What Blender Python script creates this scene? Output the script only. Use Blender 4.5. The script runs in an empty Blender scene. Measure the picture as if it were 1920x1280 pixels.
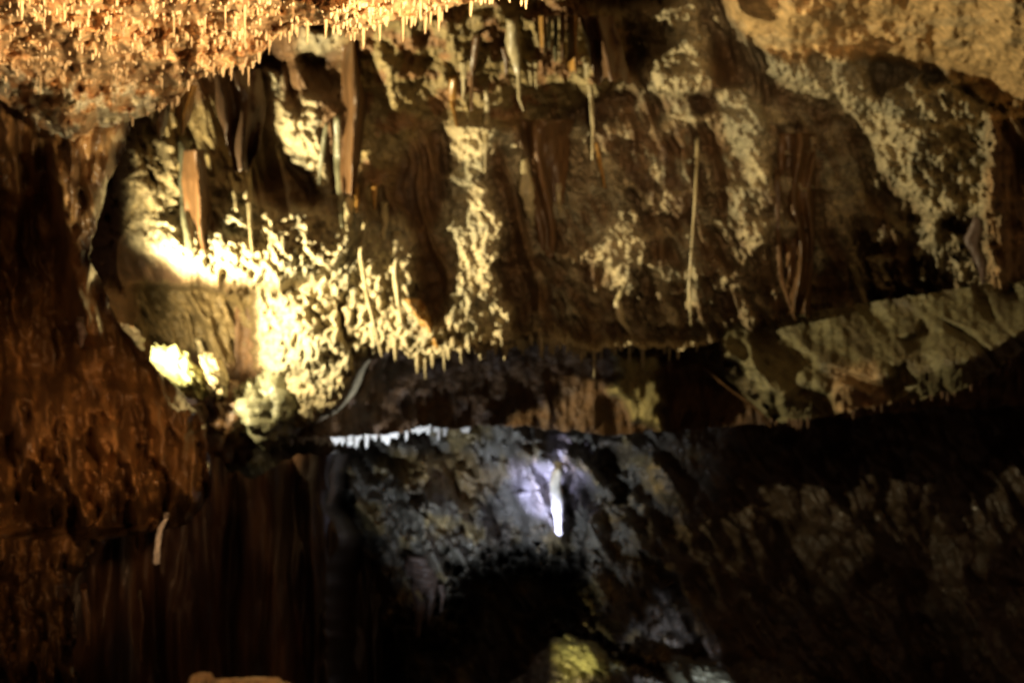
import bpy, math, random
import numpy as np
from mathutils import Vector

sc = bpy.context.scene
C = sc.collection
random.seed(7)
RNG = np.random.default_rng(11)

# ------------------------------------------------------------------ camera, world, lamps, exposure
HF = math.tan(math.radians(22.5))
K = 2 * HF / 1920.0                      # metres per photo pixel at 1 m
CAMZ = 1.6
def P(px, py, d):
    return Vector(((px - 960) * K * d, d, CAMZ + (640 - py) * K * d))

cam = bpy.data.cameras.new('camera')
cam.sensor_width = 36.0
cam.lens = 18.0 / HF
cam.clip_end = 200
cam.dof.use_dof = True
cam.dof.focus_distance = 1.7
cam.dof.aperture_fstop = 5.6
co = bpy.data.objects.new('camera', cam)
C.objects.link(co)
co.location = (0, 0, CAMZ)
co.rotation_euler = (math.radians(90), 0, 0)
sc.camera = co

w = bpy.data.worlds.new('World')
sc.world = w
w.use_nodes = True
w.node_tree.nodes['Background'].inputs[0].default_value = (0.9, 0.55, 0.33, 1)
w.node_tree.nodes['Background'].inputs[1].default_value = 0.10

def lamp(name, kind, loc, power, col, aim=None, ang=60, blend=0.8, size=0.03):
    l = bpy.data.lights.new(name, kind)
    l.energy = power
    l.color = col
    l.shadow_soft_size = size
    if kind == 'SPOT':
        l.spot_size = math.radians(ang)
        l.spot_blend = blend
    o = bpy.data.objects.new(name, l)
    C.objects.link(o)
    o.location = loc
    if aim is not None:
        o.rotation_euler = (Vector(aim) - Vector(loc)).to_track_quat('-Z', 'Y').to_euler()
    return o

YEL = (1.0, 0.83, 0.47)
lamp('yellow_floodlight', 'SPOT', P(185, 600, 5.12), 440, YEL, P(700, 480, 5.75), 140, 0.5, 0.03)
lamp('ceiling_floodlight', 'SPOT', (1.0, 0.75, CAMZ - 0.35), 1350, (1.0, 0.73, 0.40), (1.0 - 0.66, 0.75 + 0.72, CAMZ - 0.35 + 0.68), 50, 0.8, 0.10)
lamp('passage_floodlight', 'SPOT', (2.3, 2.9, CAMZ + 1.02), 2100, (1.0, 0.72, 0.36), (2.3 + 0.17, 2.9 + 0.60, CAMZ + 1.02 + 0.72), 80, 0.8, 0.05)
lamp('orange_walkway_lamp', 'SPOT', (0.3, 0.6, CAMZ + 0.25), 200, (1.0, 0.55, 0.24), P(150, 860, 4.0), 19, 1.0, 0.05)
lamp('blue_spotlight', 'SPOT', P(870, 1420, 4.6), 1500, (0.6, 0.62, 1.0), P(1022, 930, 6.8), 12, 1.0, 0.02)
lamp('white_floodlight', 'SPOT', P(830, 1450, 5.2), 140, (0.78, 0.88, 1.0), P(960, 850, 7.0), 58, 1.0, 0.03)

lamp('fringe_fill_spot', 'SPOT', P(980, 1440, 5.2), 260, (0.85, 0.92, 1.0), P(680, 812, 6.35), 26, 1.0, 0.02)  # extra lamp added to brighten the straw fringe on the lip
lamp('wall_fill_spot', 'SPOT', (0.3, 1.2, CAMZ + 0.55), 430, (1.0, 0.70, 0.37), P(1100, 20, 6.0), 44, 1.0, 0.05)  # added warm fill for the shadows of the upper wall
lamp('blue_glint_fill', 'SPOT', P(1500, 1380, 5.6), 70, (0.7, 0.78, 1.0), P(1250, 1245, 7.0), 26, 1.0, 0.02)  # added lamp for blue glints on the wet rocks
lamp('ceiling_edge_fill', 'SPOT', P(420, 1420, 3.0), 260, (1.0, 0.88, 0.55), P(150, 225, 4.1), 9, 1.0, 0.02)  # added beam standing in for floodlight that the flowstone blocks
lamp('passage_rock_fill', 'SPOT', P(960, 1420, 5.3), 110, (1.0, 0.85, 0.4), P(1095, 1225, 7.0), 13, 0.8, 0.02)  # lamp added to brighten one rock in the passage

vs = sc.view_settings
vs.view_transform = 'Standard'
vs.look = 'None'
vs.exposure = 0
vs.gamma = 1
sc.cycles.use_denoising = True
sc.cycles.max_bounces = 5
sc.cycles.sample_clamp_indirect = 3

# ------------------------------------------------------------------ numpy noise
def _hash(ix, iy, seed):
    h = (ix.astype(np.int64) * 374761393 + iy.astype(np.int64) * 668265263 + seed * 974634777) & 0xffffffff
    h = ((h ^ (h >> 13)) * 1274126177) & 0xffffffff
    return ((h ^ (h >> 16)) & 0xffffff) / float(0xffffff)

def perlin(x, y, seed=0):
    ix, iy = np.floor(x), np.floor(y)
    fx, fy = x - ix, y - iy
    u, v = fx * fx * fx * (fx * (fx * 6 - 15) + 10), fy * fy * fy * (fy * (fy * 6 - 15) + 10)
    def g(dx, dy):
        a = _hash(ix + dx, iy + dy, seed) * 2 * np.pi
        return np.cos(a) * (fx - dx) + np.sin(a) * (fy - dy)
    return 1.5 * ((g(0, 0) * (1 - u) + g(1, 0) * u) * (1 - v) + (g(0, 1) * (1 - u) + g(1, 1) * u) * v)

def fbm(x, y, seed=0, octs=4, gain=0.5):
    s, a = 0, 1.0
    for i in range(octs):
        s = s + a * perlin(x * 2 ** i, y * 2 ** i, seed + i * 17)
        a *= gain
    return s

def ridged(x, y, seed=0, octs=3):
    s, a = 0, 1.0
    for i in range(octs):
        s = s + a * (1 - np.abs(perlin(x * 2 ** i, y * 2 ** i, seed + i * 31)) * 2)
        a *= 0.5
    return s

def cells(x, y, seed=0):
    ix, iy = np.floor(x), np.floor(y)
    best = np.full(x.shape, 9.0)
    for dx in (-1, 0, 1):
        for dy in (-1, 0, 1):
            cx, cy = ix + dx, iy + dy
            ox, oy = _hash(cx, cy, seed), _hash(cx, cy, seed + 5)
            d = (cx + ox - x) ** 2 + (cy + oy - y) ** 2
            best = np.minimum(best, d)
    return np.sqrt(best)

def sstep(a, b, x):
    t = np.clip((x - a) / (b - a), 0, 1)
    return t * t * (3 - 2 * t)

def poly(px, py, pts, soft=6.0):
    """soft inside mask of a polygon (1 inside)"""
    pts = np.array(pts, float)
    x0, y0 = pts.min(0) - soft * 2
    x1, y1 = pts.max(0) + soft * 2
    out = np.zeros(px.shape)
    sel = (px > x0) & (px < x1) & (py > y0) & (py < y1)
    if not sel.any():
        return out
    X, Y = px[sel], py[sel]
    d = np.full(X.shape, 1e9)
    ins = np.zeros(X.shape, bool)
    n = len(pts)
    for i in range(n):
        ax, ay = pts[i]
        bx, by = pts[(i + 1) % n]
        ex, ey = bx - ax, by - ay
        t = np.clip(((X - ax) * ex + (Y - ay) * ey) / (ex * ex + ey * ey + 1e-9), 0, 1)
        d = np.minimum(d, (X - ax - t * ex) ** 2 + (Y - ay - t * ey) ** 2)
        if ay != by:
            c = ((ay > Y) != (by > Y)) & (X < (bx - ax) * (Y - ay) / (by - ay) + ax)
            ins ^= c
    d = np.sqrt(d) * np.where(ins, 1, -1)
    out[sel] = sstep(-soft, soft, d)
    return out

def blob(px, py, cx, cy, rx, ry):
    return np.exp(-((px - cx) / rx) ** 2 - ((py - cy) / ry) ** 2)

def line(x, pts):
    a = np.array(pts, float)
    return np.interp(x, a[:, 0], a[:, 1])

def blur(a, s, axis):
    r = int(s * 2.5) + 1
    k = np.exp(-0.5 * (np.arange(-r, r + 1) / s) ** 2)
    k /= k.sum()
    p = [(0, 0), (0, 0)]
    p[axis] = (r, r)
    b = np.pad(a, p, mode='edge')
    out = np.zeros_like(a)
    n = a.shape[axis]
    for i, kk in enumerate(k):
        out += kk * (b[i:i + n] if axis == 0 else b[:, i:i + n])
    return out

# ------------------------------------------------------------------ materials
def rock_material(name, rough=0.6, bump=0.5, scale=40.0, coat=0.0, tint=None, streak=False, sss=0.0):
    m = bpy.data.materials.new(name)
    m.use_nodes = True
    nt = m.node_tree
    n = nt.nodes
    L = nt.links
    b = n['Principled BSDF']
    tc = n.new('ShaderNodeTexCoord')
    mp = n.new('ShaderNodeMapping')
    mp.inputs['Scale'].default_value = (1, 1, 0.22 if streak else 1)
    L.new(tc.outputs['Object'], mp.inputs[0])
    no = n.new('ShaderNodeTexNoise')
    no.inputs['Scale'].default_value = scale * 0.35
    no.inputs['Detail'].default_value = 8
    no.inputs['Roughness'].default_value = 0.62
    L.new(mp.outputs[0], no.inputs[0])
    cr = n.new('ShaderNodeMapRange')
    cr.inputs['From Min'].default_value = 0.3
    cr.inputs['From Max'].default_value = 0.7
    cr.inputs['To Min'].default_value = 0.45
    cr.inputs['To Max'].default_value = 1.3
    L.new(no.outputs[0], cr.inputs[0])
    mul = n.new('ShaderNodeVectorMath')
    mul.operation = 'SCALE'
    if tint is None:
        at = n.new('ShaderNodeAttribute')
        at.attribute_name = 'albedo'
        L.new(at.outputs['Color'], mul.inputs[0])
    else:
        mul.inputs[0].default_value = tint
    L.new(cr.outputs[0], mul.inputs['Scale'])
    L.new(mul.outputs[0], b.inputs['Base Color'])
    n2 = n.new('ShaderNodeTexNoise')
    n2.inputs['Scale'].default_value = scale
    n2.inputs['Detail'].default_value = 6
    L.new(mp.outputs[0], n2.inputs[0])
    bp = n.new('ShaderNodeBump')
    bp.inputs['Strength'].default_value = bump
    bp.inputs['Distance'].default_value = 0.02
    L.new(n2.outputs[0], bp.inputs['Height'])
    L.new(bp.outputs[0], b.inputs['Normal'])
    b.inputs['Roughness'].default_value = rough
    rr = n.new('ShaderNodeMapRange')
    rr.inputs['To Min'].default_value = rough - 0.18
    rr.inputs['To Max'].default_value = min(1, rough + 0.18)
    L.new(no.outputs[0], rr.inputs[0])
    L.new(rr.outputs[0], b.inputs['Roughness'])
    b.inputs['Coat Weight'].default_value = coat
    b.inputs['Coat Roughness'].default_value = 0.18
    if sss:
        b.inputs['Subsurface Weight'].default_value = sss
        b.inputs['Subsurface Radius'].default_value = (0.03, 0.015, 0.006)
        b.inputs['Subsurface Scale'].default_value = 1.0
    return m

M_ROCK = rock_material('popcorn_rock', 0.62, 0.7, 60)
M_CEIL = rock_material('ceiling_rock', 0.55, 0.4, 45, coat=0.08)
M_FLOW = rock_material('flowstone', 0.5, 0.28, 24, coat=0.3, streak=True)
M_LOW = rock_material('damp_rock', 0.5, 0.9, 34, coat=0.25)
M_PALE = rock_material('pale_calcite', 0.5, 0.35, 50, coat=0.1, tint=(0.42, 0.35, 0.20), streak=True)
M_GREY = rock_material('grey_green_calcite', 0.5, 0.5, 45, coat=0.15, tint=(0.17, 0.165, 0.10), streak=True)
M_AMB = rock_material('amber_calcite', 0.4, 0.4, 40, coat=0.25, tint=(0.36, 0.19, 0.045), streak=True)
M_BRN = rock_material('brown_calcite', 0.5, 0.5, 40, coat=0.15, tint=(0.11, 0.055, 0.02), streak=True)
M_PINK = rock_material('pinkish_calcite', 0.55, 0.4, 40, coat=0.1, tint=(0.12, 0.08, 0.065), streak=True)
M_WHITE = rock_material('white_calcite', 0.5, 0.3, 50, coat=0.1, tint=(0.8, 0.78, 0.74))
M_STRAW = rock_material('orange_straw_calcite', 0.4, 0.3, 60, coat=0.3, tint=(0.66, 0.46, 0.25))
M_YELLIT = rock_material('yellow_lit_rock', 0.7, 0.8, 50, tint=(0.44, 0.43, 0.19))  # yellow lamplight on these rocks is put into the tint

# ------------------------------------------------------------------ object helpers
def tag(o, label=None, cat=None, group=None, kind=None):
    if label: o['label'] = label
    if cat: o['category'] = cat
    if group: o['group'] = group
    if kind: o['kind'] = kind
    return o

def link_mesh(name, verts, faces, mat, col=None, parent=None, smooth=True):
    me = bpy.data.meshes.new(name)
    verts = np.asarray(verts, dtype=np.float32)
    faces = np.asarray(faces, dtype=np.int32)
    k = faces.shape[1]
    me.vertices.add(len(verts))
    me.vertices.foreach_set('co', verts.ravel())
    me.loops.add(faces.size)
    me.loops.foreach_set('vertex_index', faces.ravel())
    me.polygons.add(len(faces))
    me.polygons.foreach_set('loop_start', np.arange(0, faces.size, k, dtype=np.int32))
    if smooth:
        me.polygons.foreach_set('use_smooth', np.ones(len(faces), dtype=bool))
    me.update(calc_edges=True)
    if col is not None:
        a = me.color_attributes.new('albedo', 'FLOAT_COLOR', 'POINT')
        rgba = np.ones((len(verts), 4), dtype=np.float32)
        rgba[:, :3] = col.reshape(-1, 3)
        a.data.foreach_set('color', rgba.ravel())
    me.materials.append(mat)
    o = bpy.data.objects.new(name, me)
    C.objects.link(o)
    if parent: o.parent = parent
    return o

def unproj(px, py, D):
    X = (px - 960) * K * D
    Z = CAMZ + (640 - py) * K * D
    return np.stack([X, D, Z], -1)

def grid_faces(r, c):
    i = np.arange(r * c).reshape(r, c)
    return np.stack([i[:-1, :-1], i[1:, :-1], i[1:, 1:], i[:-1, 1:]], -1).reshape(-1, 4)

class Sheet:
    """a rock surface: photo position and true distance of every point"""
    def __init__(s, name, px, py, D, mat, col, back=0.0, nb=10, up=0.10):
        s.px, s.py, s.D = px, py, D
        pts = unproj(px, py, D)
        if back:      # the lip turns under and runs back into the rock
            last = pts[-1]
            rows = []
            cb = [col[-1]]
            for j in range(1, nb + 1):
                t = j / nb
                q = last.copy()
                q[:, 1] += back * t
                q[:, 2] += up * t ** 1.5 + 0.012 * np.sin(q[:, 0] * 31 + j) * t
                q[:, 0] += 0.01 * np.sin(q[:, 0] * 17 + j * 2) * t
                rows.append(q)
            pts = np.concatenate([pts, np.array(rows)], 0)
            col = np.concatenate([col, np.repeat(col[-1:], nb, 0)], 0)
        r, c = pts.shape[:2]
        s.o = link_mesh(name, pts.reshape(-1, 3), grid_faces(r, c), mat, col)
    def depth(s, px, py):
        i = np.argmin((s.px - px) ** 2 + (s.py - py) ** 2)
        return float(s.D.ravel()[i])

def mixc(a, b, m):
    return a * (1 - m[..., None]) + b * m[..., None]
def colr(*c):
    return np.array(c, float)
TAN = colr(0.44, 0.37, 0.225)
GREY = colr(0.27, 0.245, 0.165)
BROWN = colr(0.13, 0.068, 0.027)
DKBR = colr(0.07, 0.037, 0.018)
OLIVE = colr(0.27, 0.21, 0.09)
ORNG = colr(0.58, 0.37, 0.18)
GOLD = colr(0.60, 0.40, 0.18)

# ================================================================== THE UPPER BACK WALL
def frame_grid(x0, x1, step, top, bot, rows):
    xs = np.arange(x0, x1, step, dtype=float)
    t = np.linspace(0, 1, rows)[:, None]
    px = np.repeat(xs[None], rows, 0)
    tp = top(xs) if callable(top) else np.full(xs.shape, float(top))
    bt = bot(xs) if callable(bot) else np.full(xs.shape, float(bot))
    return px, tp[None] * (1 - t) + bt[None] * t

LEDGE = [(-300, 620), (200, 640), (480, 820), (530, 822), (570, 800), (620, 780), (650, 740), (668, 690), (700, 668), (740, 655), (800, 678),
         (860, 655), (930, 655), (1000, 643), (1050, 640), (1100, 660), (1180, 650), (1260, 655), (1340, 645), (1500, 640), (2300, 620)]
def ledge_y(x):
    return line(x, LEDGE) + 9 * perlin(x / 23, x * 0, 3) + 6 * perlin(x / 9, x * 0 + 4, 5)

px, py = frame_grid(-320, 2300, 2.5, -260, ledge_y, 380)
wx = px + 11 * fbm(px / 40, py / 40, 40, 3) + 4 * perlin(px / 9, py / 9, 44)
wy = py + 11 * fbm(px / 40, py / 40, 60, 3) + 4 * perlin(px / 9, py / 9, 64)
LIT = [
    ([(225, 430), (260, 395), (345, 395), (352, 330), (410, 330), (430, 310), (500, 400), (560, 390), (620, 400), (660, 375), (700, 420), (750, 395), (772, 430),
      (776, 560), (800, 600), (850, 625), (860, 690), (660, 700), (650, 600), (620, 560), (560, 548), (480, 535), (370, 520), (290, 490), (250, 460)], 1.0),
    ([(478, 545), (620, 550), (650, 620), (668, 690), (650, 760), (560, 812), (530, 820), (500, 700), (475, 660)], 0.9),
    ([(490, 120), (525, 150), (560, 230), (600, 285), (585, 340), (540, 290), (500, 250)], 0.9),
    ([(555, 50), (640, 55), (645, 95), (600, 115), (555, 95)], 0.7),
    ([(560, 175), (592, 195), (605, 290), (640, 390), (600, 370), (565, 250)], 0.9),
    ([(225, 270), (330, 250), (345, 400), (260, 400), (225, 430), (205, 350)], 0.55),
    ([(250, 530), (480, 540), (480, 650), (440, 690), (260, 640)], 0.45),
    ([(838, 262), (900, 240), (925, 250), (925, 300), (912, 340), (935, 380), (950, 430), (938, 500), (950, 560), (965, 580), (962, 640), (860, 650), (826, 600), (850, 520), (828, 430), (838, 330)], 1.0),
    ([(815, 230), (930, 232), (960, 262), (840, 262)], 1.0),
    ([(930, 250), (965, 240), (985, 310), (1003, 425), (985, 410), (972, 350), (950, 315)], 0.9),
    ([(1045, 225), (1100, 235), (1118, 300), (1138, 352), (1110, 330), (1085, 275)], 0.95),
    ([(1140, 315), (1170, 330), (1180, 380), (1212, 450), (1195, 500), (1185, 570), (1160, 545), (1105, 500), (1108, 420), (1150, 430), (1125, 385)], 0.75),
    ([(1030, 470), (1075, 470), (1092, 560), (1065, 545)], 0.7),
    ([(1040, 350), (1075, 355), (1105, 390), (1060, 400)], 0.6),
    ([(1340, 170), (1400, 155), (1438, 220), (1450, 330), (1452, 372), (1400, 330), (1370, 290), (1345, 230)], 1.0),
    ([(1365, 350), (1400, 335), (1446, 380), (1446, 470), (1402, 480), (1395, 550), (1432, 600), (1405, 605), (1368, 520), (1395, 470), (1360, 420)], 0.7),
    ([(1280, 430), (1300, 425), (1305, 600), (1288, 600)], 0.9),
    ([(1450, 340), (1466, 345), (1464, 470), (1500, 590), (1480, 600), (1455, 520)], 0.7),
    ([(1440, 105), (1520, 120), (1600, 100), (1645, 180), (1720, 140), (1855, 190), (1855, 440), (1800, 400), (1750, 445), (1700, 375), (1650, 335), (1625, 265), (1560, 205), (1500, 185), (1440, 150)], 0.95),
    ([(1560, 330), (1600, 265), (1622, 380), (1600, 440), (1640, 560), (1622, 600), (1590, 480), (1550, 400)], 0.7),
    ([(1620, 480), (1650, 470), (1680, 560), (1650, 575)], 0.7),
    ([(1700, 395), (1760, 430), (1830, 430), (1855, 550), (1800, 545), (1740, 500), (1700, 450)], 0.75),
    ([(1165, 0), (1290, -10), (1312, 100), (1332, 170), (1270, 188), (1205, 178), (1195, 110), (1180, 50)], 1.0),
    ([(985, 35), (1080, 5), (1180, 10), (1185, 60), (1120, 40), (1050, 60)], 0.8),
    ([(1060, 130), (1110, 110), (1200, 165), (1210, 190), (1150, 170), (1100, 190)], 0.8),
    ([(700, 395), (715, 400), (745, 500), (730, 520), (712, 450)], 0.9),
    ([(1200, 420), (1216, 440), (1205, 520), (1188, 530)], 0.9),
    ([(1235, 560), (1262, 570), (1275, 620), (1240, 625)], 0.9),
    ([(1120, 250), (1150, 320), (1165, 350), (1150, 350), (1118, 290)], 0.8),
    ([(1560, 385), (1585, 400), (1600, 470), (1580, 460)], 0.8),
    ([(1650, 330), (1680, 350), (1740, 470), (1800, 545), (1770, 545), (1700, 450)], 0.8),
    ([(1450, 125), (1500, 135), (1560, 165), (1545, 175), (1480, 165)], 1.0),
    ([(1480, 110), (1600, 95), (1640, 110), (1630, 150), (1540, 140)], 1.0),
    ([(1180, -60), (1300, -60), (1320, 60), (1335, 165), (1280, 185), (1215, 170), (1205, 60)], 1.0),
    ([(1320, -20), (1350, 20), (1362, 80), (1345, 60), (1325, 20)], 0.9),
]
M = np.zeros(px.shape)
for pts, v in LIT:
    M = np.maximum(M, v * poly(wx, wy, pts, 18 if np.ptp(np.array(pts)[:, 0]) > 85 else 8))
dgx, dgy = px - 0.55 * py, py + 0.4 * px
brk = 0.55 * fbm(dgx / 30, dgy / 90, 95, 3) + 0.40 * fbm(dgx / 9, dgy / 22, 97, 3)
nearl = 1 - sstep(600, 820, px)
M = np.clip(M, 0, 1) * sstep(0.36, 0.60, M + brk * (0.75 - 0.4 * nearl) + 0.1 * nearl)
# broken patches of nodules and painted glints between the big ones
spk = fbm((px - 0.5 * py) / 24, (py + 0.4 * px) / 70, 90, 4)
zone = poly(px, py, [(1100, 200), (1860, 150), (1880, 600), (980, 640), (1000, 380)], 30)
glint = fbm((px - 0.5 * py) / 11, (py + 0.4 * px) / 26, 99, 3) + 0.5 * fbm(px / 70, py / 110, 98, 2)
M = np.maximum(M, zone * 0.8 * sstep(0.42, 0.62, glint))
M = np.maximum(M, zone * 0.8 * sstep(0.22, 0.42, spk))
# dark clefts through the lit rock
hole = ridged((px - 0.5 * py) / 70, py / 130, 70, 3)
Ms = np.clip(M * (0.25 + 0.75 * sstep(-0.45, 0.1, fbm((px - 0.5 * py) / 17, (py + 0.4 * px) / 34, 75, 3) + 0.25)), 0, 1)
bandm = poly(wx, wy, [(280, 465), (480, 430), (700, 430), (760, 520), (640, 540), (560, 545), (480, 532), (360, 520), (290, 495)], 14)
Ms = np.maximum(Ms, 0.9 * bandm)
# relief: lit faces turn towards the floodlight at the left, the others turn away
dx = 2.5 * K * 6
sl = 0.95 * Ms - 0.75 * (1 - Ms)
h = np.zeros(px.shape)
acc = np.zeros(px.shape[0])
for i in range(px.shape[1]):
    acc = acc * 0.970 + sl[:, i] * dx
    h[:, i] = acc
h = blur(h, 1.6, 0)
arc = line(px, [(-300, 150), (600, 110), (1000, -60), (1300, -60), (1400, 85), (1480, 130), (1620, 118), (1760, 140), (1850, 190), (1930, 235), (2300, 280)])
ov = (arc + 14 * fbm(px / 60, py / 60, 12, 3) - py) / 260.0
over = np.clip(ov, 0, 3)       # where the wall rolls over into the roof
D = 6.0 + 0.10 * fbm(px / 300, py / 300, 1, 3) - over * 1.5
rb = sstep(-0.40, 0.08, ov) * sstep(1300, 1400, px)
D = D - 1.25 * (h * (1 - rb) + 0.17 * rb)
rightm = sstep(1835, 1862, wx) * sstep(190, 225, wy)
D = D - 0.35 * rightm
# the roof between the ceiling slab and the ledge leans out over the wall
roofm = poly(wx, wy, [(650, -40), (1000, -60), (1180, 60), (1130, 170), (1010, 225), (960, 235), (800, 235), (740, 300), (700, 400), (655, 300)], 30)
D = D - roofm * (0.15 + 0.0016 * np.clip(260 - py, 0, 300)) - roofm * 0.06 * fbm(px / 60, py / 50, 51, 4)
shelf = blob(px, py, 880, 240, 75, 9)
D = D - 0.10 * shelf
lipz = np.exp(-((ledge_y(px) - py) / 16.0) ** 2) * sstep(820, 900, px) * (1 - sstep(1290, 1400, px))
D = D - (0.26 + 0.16 * sstep(900, 1300, px)) * lipz - 0.05 * lipz * fbm(px / 9, py / 40, 49, 2)
# the overhanging band above the lamp
D = D - 0.20 * np.exp(-((py - 455 - 0.03 * px) / 60) ** 2) * sstep(240, 330, px) * (1 - sstep(640, 760, px))
D = D + 0.30 * sstep(528, 548, py + 6 * fbm(px / 30, py / 30, 8, 2)) * sstep(230, 260, px) * (1 - sstep(465, 482, wx)) * 0.8
D = D + 0.34 * poly(wx, wy, [(235, 535), (482, 545), (482, 800), (235, 760)], 6) * (px - 235) / 245 - 0.10 * blob(wx, wy, 395, 590, 60, 40) * 1.0
D = D + 0.9 * (1 - sstep(175, 235, wx + 0.25 * (wy - 400)))           # black cleft beside the left pillar
# nodules
for pp, am in ((LIT[7][0], 0.09), (LIT[14][0], 0.12), (LIT[18][0], 0.16), (LIT[15][0], 0.08), (LIT[11][0], 0.08)):
    D = D - am * poly(wx, wy, pp, 22)
D = D - 0.05 * M * (1 - cells((wx - 0.4 * wy) / 60, (wy + 0.2 * wx) / 95, 35)) - 0.03 * M * fbm((px - 0.5 * py) / 40, py / 90, 37, 3)
g1 = 1 - cells((wx * 0.9 - 0.35 * wy) / 11, wy / 17, 3)
g2 = 1 - cells((wx - 0.4 * wy) / 26, wy / 42, 9)
rough = np.clip(M * 1.2, 0, 1) * (1 - 0.6 * poly(px, py, [(250, 530), (480, 540), (480, 680), (260, 640)], 12))
D = D - rough * (0.034 * g1 + 0.030 * g2 + 0.026 * fbm(px / 12, py / 14, 31, 3) + 0.012 * (1 - cells(wx / 6, wy / 7, 33)))
flut = fbm(px / 13, py / 160, 21, 3)
roofr = sstep(0.0, 0.12, over) * sstep(1300, 1400, px)
slx = px - 0.30 * py + 18 * fbm(px / 120, py / 160, 27, 2)
D = D - (1 - rough) * (1 - roofr) * (0.030 * (1 - 0.6 * roofm) * fbm(slx / 16, py / 260, 21, 3) + 0.15 * (1 - 0.9 * roofm) * (ridged(slx / 85, py / 420, 23, 2) - 0.6) + 0.008 * fbm(px / 9, py / 26, 25, 3))
D = D - roofr * (0.04 * fbm((px + py) / 140, (py - 0.4 * px) / 60, 28, 3) + 0.012 * fbm(px / 11, py / 8, 29, 3))
D = D - 0.02 * hole * 0.5
smooth = 1 - rough
c = mixc(BROWN, TAN, blur(blur(np.clip(rough, 0, 1), 3, 0), 3, 1))  # tan and brown also carry the light and dark of the LIT patches
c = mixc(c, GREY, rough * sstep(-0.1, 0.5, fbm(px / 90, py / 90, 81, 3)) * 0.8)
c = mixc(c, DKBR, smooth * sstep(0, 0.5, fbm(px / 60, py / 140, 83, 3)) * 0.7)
c = mixc(c, OLIVE, roofm * 0.8)
c = mixc(c, BROWN * 1.6, roofm * sstep(0, 0.4, fbm(px / 50, py / 50, 86, 3)))
c = mixc(c, TAN, lipz * 0.8)  # lip paled in place of lamplight the ledge does not catch
c = mixc(c, GREY, rb * 0.6 * (1 - roofr))
c = mixc(c, GOLD, roofr)
c = mixc(c, GREY * 1.2, roofr * sstep(0.1, 0.5, fbm(px / 80, py / 30, 88, 4)) * 0.35)
c = mixc(c, OLIVE, poly(wx, wy, [(205, 240), (500, 150), (540, 280), (480, 330), (340, 410), (225, 430)], 20) * (1 - 0.5 * rough) * 0.7)
c = mixc(c, colr(0.17, 0.12, 0.045), poly(wx, wy, [(250, 530), (480, 540), (480, 690), (260, 640)], 12) * 0.8)  # shaded face under the band, its shade put into the colour
c = mixc(c, ORNG * 0.8, rightm * (0.4 + 0.6 * sstep(-0.2, 0.4, flut)))
c = c * (1 + 0.12 * fbm(px / 20, py / 20, 91, 3))[..., None]
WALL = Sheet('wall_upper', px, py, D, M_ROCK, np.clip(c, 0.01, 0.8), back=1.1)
tag(WALL.o, 'tall rough cave wall of tan nodules and brown flowstone under the roof', 'cave wall', kind='structure')

# ================================================================== THE DARK RECESS UNDER THE LEDGE AND ITS LIP
def lip_y(x):
    return line(x, [(400, 830), (520, 828), (620, 820), (700, 818), (800, 806), (900, 796), (1000, 800), (1100, 815), (1250, 808), (1500, 790), (1700, 770), (2300, 740)]) + 9 * fbm(x / 75, x * 0, 8, 3) + 3 * perlin(x / 8, x * 0, 9)
px, py = frame_grid(440, 2300, 4, 560, lip_y, 90)
t = np.clip((py - 560) / 260, 0, 1)
D = 6.55 - 0.25 * t ** 2 + 0.05 * fbm(px / 90, py / 120, 101, 4) + 0.02 * fbm(px / 14, py / 60, 104, 3)
bulge = poly(px + 14 * fbm(px / 40, py / 40, 107, 2), py, [(1160, 660), (1235, 655), (1245, 812), (1205, 790), (1150, 730)], 12)
D = D - 0.22 * bulge
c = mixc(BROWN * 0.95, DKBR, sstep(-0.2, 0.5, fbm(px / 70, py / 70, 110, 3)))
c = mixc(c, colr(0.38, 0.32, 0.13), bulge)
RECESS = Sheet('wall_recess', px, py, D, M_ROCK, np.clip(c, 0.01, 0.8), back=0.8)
tag(RECESS.o, 'smooth dark brown recess under the fringed ledge', 'cave wall', kind='structure')

# ================================================================== THE BULGING SHELF AT THE RIGHT
px, py = frame_grid(1270, 2300, 3,
    lambda x: -28 + line(x, [(1270, 645), (1340, 640), (1450, 625), (1600, 600), (1760, 575), (1850, 560), (2300, 520)]) + 5 * perlin(x / 18, x * 0, 14),
    lambda x: line(x, [(1270, 655), (1340, 690), (1400, 735), (1450, 790), (1500, 790), (1600, 770), (1700, 752), (1790, 738), (1850, 706), (1920, 655), (2000, 640), (2300, 620)]) + 5 * perlin(x / 22, x * 0, 18) + 3 * perlin(x / 7, x * 0, 19), 110)
t = np.linspace(0, 1, 110)[:, None] + px * 0
D = 6.12 - 0.54 * sstep(0, 0.75, t) + 0.12 * sstep(0.7, 1, t) + 0.6 * (1 - sstep(1275, 1400, px + 25 * fbm(px / 30, py / 30, 119, 2) - 0.6 * (py - 640))) - 0.0008 * (px - 1340)
D = D + 0.06 * fbm((px - 0.8 * py) / 110, (py + 0.5 * px) / 150, 120, 4) - 0.04 * (1 - cells((px - 0.7 * py) / 110, (py + 0.4 * px) / 130, 124))
D = D - 0.007 * fbm(px / 12, py / 12, 127, 3) + 0.10 * sstep(0.75, 1.05, ridged((px - 0.9 * py) / 190, (py + 0.5 * px) / 300, 128, 2) * 0.75)
D = D - 0.10 * blob(px, py, 1830, 650, 90, 90) - 0.06 * blob(px, py, 1400, 660, 60, 30)
c = mixc(colr(0.155, 0.135, 0.066), colr(0.08, 0.06, 0.025), sstep(-0.1, 0.5, fbm((px - 0.8 * py) / 60, (py + 0.5 * px) / 140, 130, 4)))
c = mixc(c, ORNG * 0.6, poly(px, py, [(1560, 690), (1640, 680), (1680, 770), (1560, 780)], 15) * 0.8)
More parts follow.
